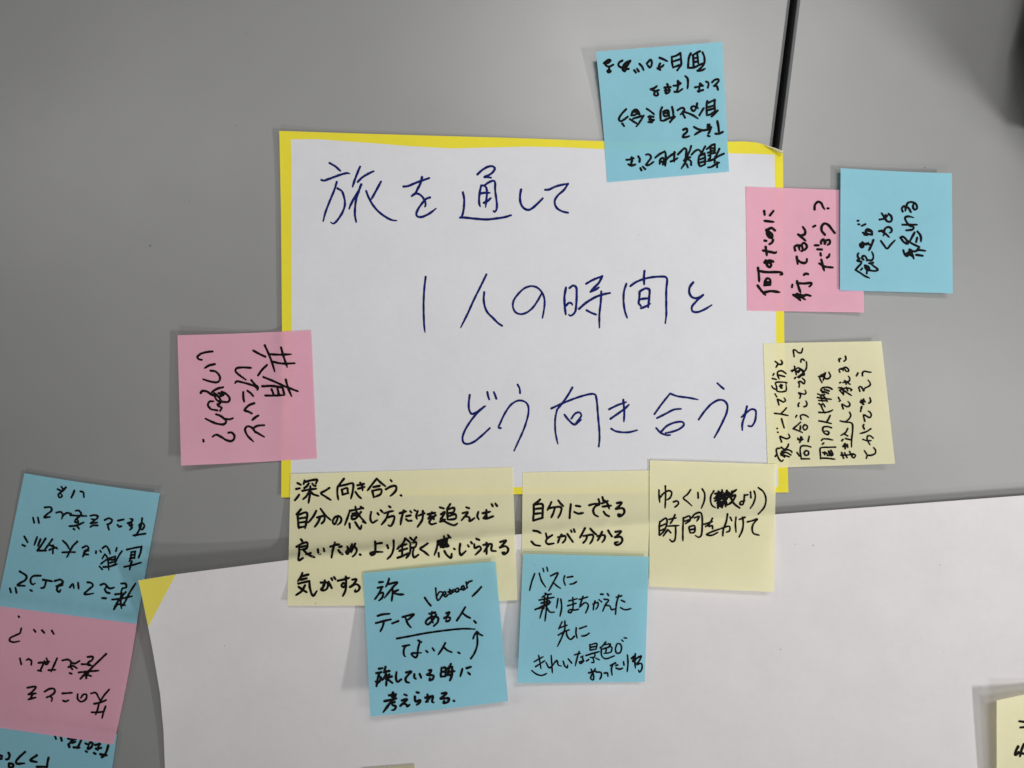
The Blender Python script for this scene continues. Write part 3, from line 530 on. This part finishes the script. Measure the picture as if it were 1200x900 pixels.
for i in range(nv + 1):
    v = (i / nv) ** 1.4
    row = []
    for j in range(nu + 1):
        u = (j / nu) ** 1.25
        x0 = 162 + (1420 - 162) * u
        yt = interp(TOP, x0)
        y = yt + (1400 - yt) * v
        xl = interp(LEFT, y if u < 0.999 else 680)
        x = xl + (x0 - 162) * (1420 - xl) / (1420 - 162)
        z = poster_z(x, y)
        V.append(W(x, y, z)); row.append((*to_true(x, y, z), z))
    G.append(row)
for i in range(nv):
    for j in range(nu):
        F.append((i * (nu + 1) + j, (i + 1) * (nu + 1) + j, (i + 1) * (nu + 1) + j + 1, i * (nu + 1) + j + 1))
mesh_obj('blank_sheet', V, F, M['poster'], root)
write_hf(G)
# yellow printed corner, laid on the sheet
V, F = [], []
n = 12
A, B, C = (162.2, 680.2), (206, 673.3), (173.8, 734.6)
idx = {}
for i in range(n + 1):
    for j in range(n + 1 - i):
        a, b = i / n, j / n
        x = A[0] + (B[0] - A[0]) * a + (C[0] - A[0]) * b
        y = A[1] + (B[1] - A[1]) * a + (C[1] - A[1]) * b
        if i == 0: x = interp(LEFT, y) + 0.15
        idx[i, j] = len(V); V.append(W(x, y, poster_z(x, y) + 0.00012))
for i in range(n):
    for j in range(n - i):
        F.append((idx[i, j], idx[i, j + 1], idx[i + 1, j]))
        if i + j < n - 1: F.append((idx[i + 1, j], idx[i, j + 1], idx[i + 1, j + 1]))
corner_mat = paper('corner_yellow_print', (0.88, 0.77, 0.12), 0.1, var=0.03)
mesh_obj('yellow_corner', V, F, corner_mat, root)

# ------------------------------------------------------------------ main sheet with the yellow printed border
OT = [(327.3, 153.3), (420, 156.4), (500, 158.8), (600, 161.6), (700, 165.2), (790, 166.5), (854, 166), (871, 165.6), (887, 167.0), (897, 169.8), (908, 173.6), (917.5, 177.4)]
OB = [(329.4, 583), (470, 581), (606, 579.2), (760, 578), (924, 577)]
OL = [(153.3, 327.3), (250, 329.3), (385, 330.4), (500, 330.2), (583, 329.4)]
OR = [(177.4, 917.5), (260, 918.3), (390, 919), (480, 921.4), (577, 924)]
IT = [(340.8, 163.4), (372, 163.0), (400, 165.2), (440, 168.0), (480, 171.3), (530, 174.0), (575, 172.8), (620, 171.8), (660, 172.6), (700, 174.5), (780, 177.2), (854, 179.6), (885, 180.4), (907.6, 181.2)]
IB = [(341, 573.8), (470, 572.4), (606, 570.9), (760, 570.3), (912, 570.5)]
IL = [(163.4, 340.8), (190, 341.8), (250, 341.5), (385, 341.8), (500, 341.3), (573.8, 341)]
IR = [(181.2, 907.6), (260, 908.8), (390, 909.4), (480, 911), (570.5, 912)]
def coons(T, Bm, L, R, u, v):
    x0, x1 = T[0][0], T[-1][0]; t = np.array([x0 + (x1 - x0) * u, interp(T, x0 + (x1 - x0) * u)])
    x0, x1 = Bm[0][0], Bm[-1][0]; b = np.array([x0 + (x1 - x0) * u, interp(Bm, x0 + (x1 - x0) * u)])
    y0, y1 = L[0][0], L[-1][0]; y = y0 + (y1 - y0) * v; l = np.array([interp(L, y), y])
    y0, y1 = R[0][0], R[-1][0]; y = y0 + (y1 - y0) * v; r = np.array([interp(R, y), y])
    TL, TR, BL, BR = [np.array(p, float) for p in (T[0], T[-1], Bm[0], Bm[-1])]
    return (1 - v) * t + v * b + (1 - u) * l + u * r - ((1 - u) * (1 - v) * TL + u * (1 - v) * TR + (1 - u) * v * BL + u * v * BR)
def main_z(px, py):
    z = 0.0007
    z += 0.0022 * math.exp(-max(0, px - 328) / 40.0) * (1 - 0.5 * max(0, (py - 400)) / 180)
    z += 0.0014 * math.exp(-max(0, py - 158) / 28.0)
    z += 0.0042 * math.exp(-math.hypot(918 - px, py - 176) / 20.0)
    z += 0.0006 * math.exp(-max(0, 922 - px) / 30.0)
    z += 0.0010 * math.exp(-max(0, 582 - py) / 25.0)
    z += 0.0004 * math.sin(px / 75.0) * math.sin(py / 80.0 + 1)
    return z
root = empty('bordered_sheet', W(620, 370, 0), label='white sheet with a yellow border and three lines of blue handwriting', cat='paper sheet')
nu, nv = 90, 64
V, F, G = [], [], []
for i in range(nv + 1):
    row = []
    for j in range(nu + 1):
        p = coons(IT, IB, IL, IR, j / nu, i / nv)
        z = main_z(*p); V.append(W(p[0], p[1], z)); row.append((*to_true(p[0], p[1], z), z))
    G.append(row)
for i in range(nv):
    for j in range(nu):
        F.append((i * (nu + 1) + j, (i + 1) * (nu + 1) + j, (i + 1) * (nu + 1) + j + 1, i * (nu + 1) + j + 1))
mesh_obj('white_centre', V, F, M['white'], root)
write_hf(G)
# border ring: from the inner outline (shared with the white centre) out to the paper's edge
inner, outer = [], []
def side_pts(n, f):
    return [f(k / n) for k in range(n)]
for (ci, co) in (((IT, IB, IL, IR), (OT, OB, OL, OR)),):
    seq = [(k / nu, 0) for k in range(nu)] + [(1, k / nv) for k in range(nv)] + [(1 - k / nu, 1) for k in range(nu)] + [(0, 1 - k / nv) for k in range(nv)]
    for (u, v) in seq:
        inner.append(coons(*ci, u, v)); outer.append(coons(*co, u, v))
K = 4
V, F = [], []
N = len(inner)
G = [[] for _ in range(K + 1)]
for r in range(K + 1):
    for a, b in zip(inner, outer):
        p = a + (b - a) * r / K
        z = main_z(*p)
        V.append(W(p[0], p[1], z)); G[r].append((*to_true(p[0], p[1], z), z))
for r in range(K):
    for k in range(N):
        k2 = (k + 1) % N
        F.append((r * N + k, r * N + k2, (r + 1) * N + k2, (r + 1) * N + k))
mesh_obj('yellow_border', V, F, M['border'], root)
write_hf(G)
# the curled-back corner shows the sheet's pale underside
V, F = [], []
n = 14
for k in range(n + 1):
    t = k / n
    cx = 896 + 22.3 * t; cy = 169.6 + 7.4 * t ** 1.1
    wdt = 3.3 * (t ** 0.8) * (1.0 - 0.25 * max(0, t - 0.85) / 0.15)
    for q in range(5):
        s = q / 4
        x = cx - 0.9 * s * t; y = cy + (wdt + 0.3) * s
        z = main_z(x, y) + 0.0006 + 0.0018 * math.sin(math.pi * (0.15 + 0.7 * s)) * (0.3 + t)
        V.append(W(x, y, z))
for k in range(n):
    for q in range(4):
        F.append((k * 5 + q, k * 5 + q + 1, (k + 1) * 5 + q + 1, (k + 1) * 5 + q))
curl_mat = paper('pale_underside', (0.88, 0.85, 0.62), 0.1, var=0.02)
mesh_obj('curled_corner', V, F, curl_mat, root)
write_on(main_z, TITLE, M['blue_ink'], root)

# ------------------------------------------------------------------ the sticky notes, bottom ones first
def note(name, label, corners, lift, mat, lines, bow=(0, 0, 0, 0), group='handwritten sticky notes around the sheet', n=36):
    s = Sheet(*corners, lift, n=n, bow=bow)
    c = sum((np.array(p, float) for p in corners)) / 4
    root = empty(name, W(c[0], c[1], 0), label=label, cat='sticky note', group=group)
    s.build('note_paper', M[mat], root)
    if lines: write_on(s.z, lines, M['black_ink'], root)
    return s
sq = lambda t, p=2.0: max(0.0, t) ** p

# left stack
note('sticky_note', 'blue note cut off by the bottom left corner of the view, under the pink one', ((-29, 836), (137.2, 860.5), (116, 1008), (-47, 984)),
     lambda u, v: 0.0004 + 0.0012 * sq(1 - v) + 0.0015 * sq(u, 6), 'blue', BLUE_LEFT_BOTTOM)
note('sticky_note', 'pink note at the left edge, between two blue notes', ((-1.5, 704), (161, 727), (133.2, 872.5), (-25.5, 849)),
     lambda u, v: 0.0007 + 0.0022 * sq(1 - v) + 0.0030 * sq(u, 5) * (1 - v), 'pink', PINK_LEFT_BOTTOM, bow=(0, 1.5, 0, 0))
note('sticky_note', 'blue note at the left edge with upside-down writing, touched by the yellow paper corner', ((28.6, 554.5), (187.4, 578), (160, 731), (-3.5, 710)),
     lambda u, v: 0.0010 + 0.0014 * sq(1 - v) + 0.001 * sq(u, 4), 'blue', BLUE_LEFT, bow=(1, 0, 0, 0))
# around the sheet
note('sticky_note', 'square pink note left of the bordered sheet with sideways writing', ((208, 392.8), (364.8, 386.7), (371.5, 537.2), (212.2, 545.6)),
     lambda u, v: 0.0008 + 0.0075 * sq(1 - u, 1.7) * (0.55 + 0.45 * v), 'pink', PINK_LEFT, bow=(0.8, 0, 0.5, 0))
note('sticky_note', 'blue note at the top edge of the bordered sheet with upside-down writing', ((698.4, 60.6), (846.4, 49), (854.6, 201), (711.6, 213.6)),
     lambda u, v: 0.0010 + 0.0062 * sq(1 - v, 1.7) * (1 - 0.35 * u), 'blue', BLUE_TOP, bow=(0, 0, 0, 0.8))
note('sticky_note', 'pink note right of the sheet, partly under a blue note', ((874, 218.7), (1010, 223.5), (1012.6, 366.3), (875.8, 364)),
     lambda u, v: 0.0010 + 0.0030 * sq(u, 1.8) * (0.6 + 0.4 * v), 'pink', PINK_RIGHT)
note('sticky_note', 'blue note farthest right, lying over the edge of a pink note', ((985.1, 196.9), (1115.4, 203), (1116.5, 343.8), (984.4, 340.2)),
     lambda u, v: 0.0040 + 0.0016 * sq(u, 2) , 'blue', BLUE_RIGHT, bow=(0.8, 0, 0, 0))
note('sticky_note', 'pale yellow note right of the sheet with five columns of sideways writing', ((894.5, 402.3), (1033, 399.8), (1049, 543.4), (899.8, 548.3)),
     lambda u, v: 0.0009 + 0.0085 * sq(u, 1.6) * (0.35 + 0.65 * v), 'yellow', YELLOW_RIGHT)
note('sticky_note', 'wide pale yellow note with four lines of writing below the sheet', ((340.6, 555.6), (600.8, 547.4), (606.3, 703.2), (336.9, 709.6)),
     lambda u, v: 0.0012 + 0.0080 * sq(v, 1.3) + 0.0010 * sq(1 - u, 6), 'yellow', YELLOW_WIDE, bow=(0, 0, 2.5, 0), n=46)
note('sticky_note', 'pale yellow note with two lines, between the wide note and the scribbled one', ((612.5, 553.7), (764, 551), (757.5, 690), (611.2, 694)),
     lambda u, v: 0.0012 + 0.0072 * sq(v, 1.3), 'yellow', YELLOW_MIDDLE)
note('sticky_note', 'pale yellow note with a scribbled-out word, below the sheet at its bottom right corner', ((761.6, 539.5), (909.5, 544), (906.7, 693.8), (761, 687.3)),
     lambda u, v: 0.0018 + 0.0068 * sq(v, 1.4) + 0.0015 * u * v, 'yellow', YELLOW_BOTTOM)
note('sticky_note', 'blue note over the wide yellow note, with an underline and an arrow', ((425.6, 671.5), (580.6, 657.9), (595.6, 821.6), (434.1, 839.7)),
     lambda u, v: 0.0085 + 0.0095 * sq(v, 1.6) * (1 - 0.25 * u), 'blue', BLUE_BOTTOM, bow=(0, 0, 0.8, 0))
note('sticky_note', 'blue note below the middle yellow note, right one of the lower two', ((613.1, 649), (760.5, 652.3), (755.6, 799), (606.4, 800.6)),
     lambda u, v: 0.0080 + 0.0010 * sq(v, 2) + 0.0030 * sq(1 - u, 3) * v, 'blue', BLUE_MIDDLE)
note('sticky_note', 'pale yellow note cut off by the bottom right corner, corner raised off the white sheet', ((1168, 820.8), (1312, 790), (1338, 940), (1168, 968)),
     lambda u, v: 0.0025 + 0.0070 * sq(1 - u, 1.6) * (0.5 + 0.5 * (1 - v)), 'yellow', YELLOW_CORNER)
note('sticky_note', 'yellow note, its shade put into the paper colour, of which only a sliver shows at the bottom edge', ((425, 900.5), (485.6, 895.6), (492, 1010), (330, 1024)),
     lambda u, v: 0.0022 + 0.002 * sq(v, 2), 'shaded_yellow', None)

# ------------------------------------------------------------------ black bag guessed at the right edge, sized to shade the table corner
def bag():
    bx, by, rot = 0.398, 0.280, math.radians(-14)
    root = empty('bag', (bx, by, 0), label='black cloth bag guessed from a black sliver at the right edge of the view, sized to shade the table corner', cat='bag')
    ox, oy = bx - 0.072, by - 0.05
    cr, sr = math.cos(rot), math.sin(rot)
    nu, nv = 40, 18
    V, F = [], []
    for i in range(nv + 1):
        t = i / nv
        z = 0.29 * t
        sx = 0.090 * (1 - 0.25 * t ** 3) * (1 if i else 0.9); sy = 0.165 * (1 - 0.30 * t ** 2.5) * (1 if i else 0.95)
        for j in range(nu):
            a = 2 * math.pi * j / nu
            ca, sa = math.cos(a), math.sin(a)
            e = 0.6
            x = sx * math.copysign(abs(ca) ** e, ca); y = sy * math.copysign(abs(sa) ** e, sa)
            w = 1 + 0.025 * math.sin(5 * a + 9 * t) + 0.02 * math.sin(11 * a - 13 * t)
            x, y = x * w, y * w
            V.append((bx + 0.045 * t + x * cr - y * sr, by + x * sr + y * cr, z + 0.0005))
    V.append((ox + 0.072, oy + 0.05, 0.0005)); V.append((ox + 0.117, oy + 0.05, 0.302))
    b, t_ = len(V) - 2, len(V) - 1
    for i in range(nv):
        for j in range(nu):
            j2 = (j + 1) % nu
            F.append((i * nu + j, i * nu + j2, (i + 1) * nu + j2, (i + 1) * nu + j))
    for j in range(nu):
        F.append((b, (j + 1) % nu, j)); F.append((t_, nv * nu + j, nv * nu + (j + 1) % nu))
    mesh_obj('body', V, F, M['bag'], root)
    # two handles
    for s in (-1, 1):
        V, F = [], []
        n, m = 24, 8
        for k in range(n + 1):
            a = math.pi * k / n
            c = Vector((ox + 0.117 + s * 0.022, oy + 0.05 - 0.05 * math.cos(a), 0.285 + 0.07 * math.sin(a)))
            d = Vector((0, math.cos(a), math.sin(a)))
            for q in range(m):
                g = 2 * math.pi * q / m
                V.append(c + Vector((1, 0, 0)) * 0.006 * math.cos(g) - d * 0.003 * math.sin(g))
        for k in range(n):
            for q in range(m):
                F.append((k * m + q, k * m + (q + 1) % m, (k + 1) * m + (q + 1) % m, (k + 1) * m + q))
        mesh_obj('handle', V, F, M['bag_zip'], root)
bag()

# ------------------------------------------------------------------ specks of dirt on the table and the poster
V, F = [], []
random.seed(3)
spots = [(176, 288, 0.9), (276, 147, .5), (222, 236, .5), (240, 219, .45), (370, 707, .55), (953, 639, .6), (932, 638, .4), (735, 735, .35), (915, 761, .5), (1102, 662, .5), (263, 757, .55),
         (1084, 196, .5), (290, 40, .4)] + [(random.uniform(10, 1190), random.uniform(10, 890), random.uniform(0.18, 0.34)) for _ in range(26)]
for x, y, r in spots:
    z = under(x, y) + 0.00025
    c = len(V); a0 = random.random() * 3; k = random.uniform(0.5, 1)
    for q in range(7):
        a = a0 + 2 * math.pi * q / 7
        V.append(W(x + r * math.cos(a) * random.uniform(.8, 1.2), y + k * r * math.sin(a) * random.uniform(.8, 1.2), z))
    V.append(W(x, y, z + 0.0002))
    for q in range(7):
        F.append((c + (q + 1) % 7, c + q, c + 7)[::-1])
sp = mesh_obj('dust_specks', V, F, M['speck'])
tag(sp, 'tiny dark specks of dust scattered over the table and the white sheet', 'dust', kind='stuff')
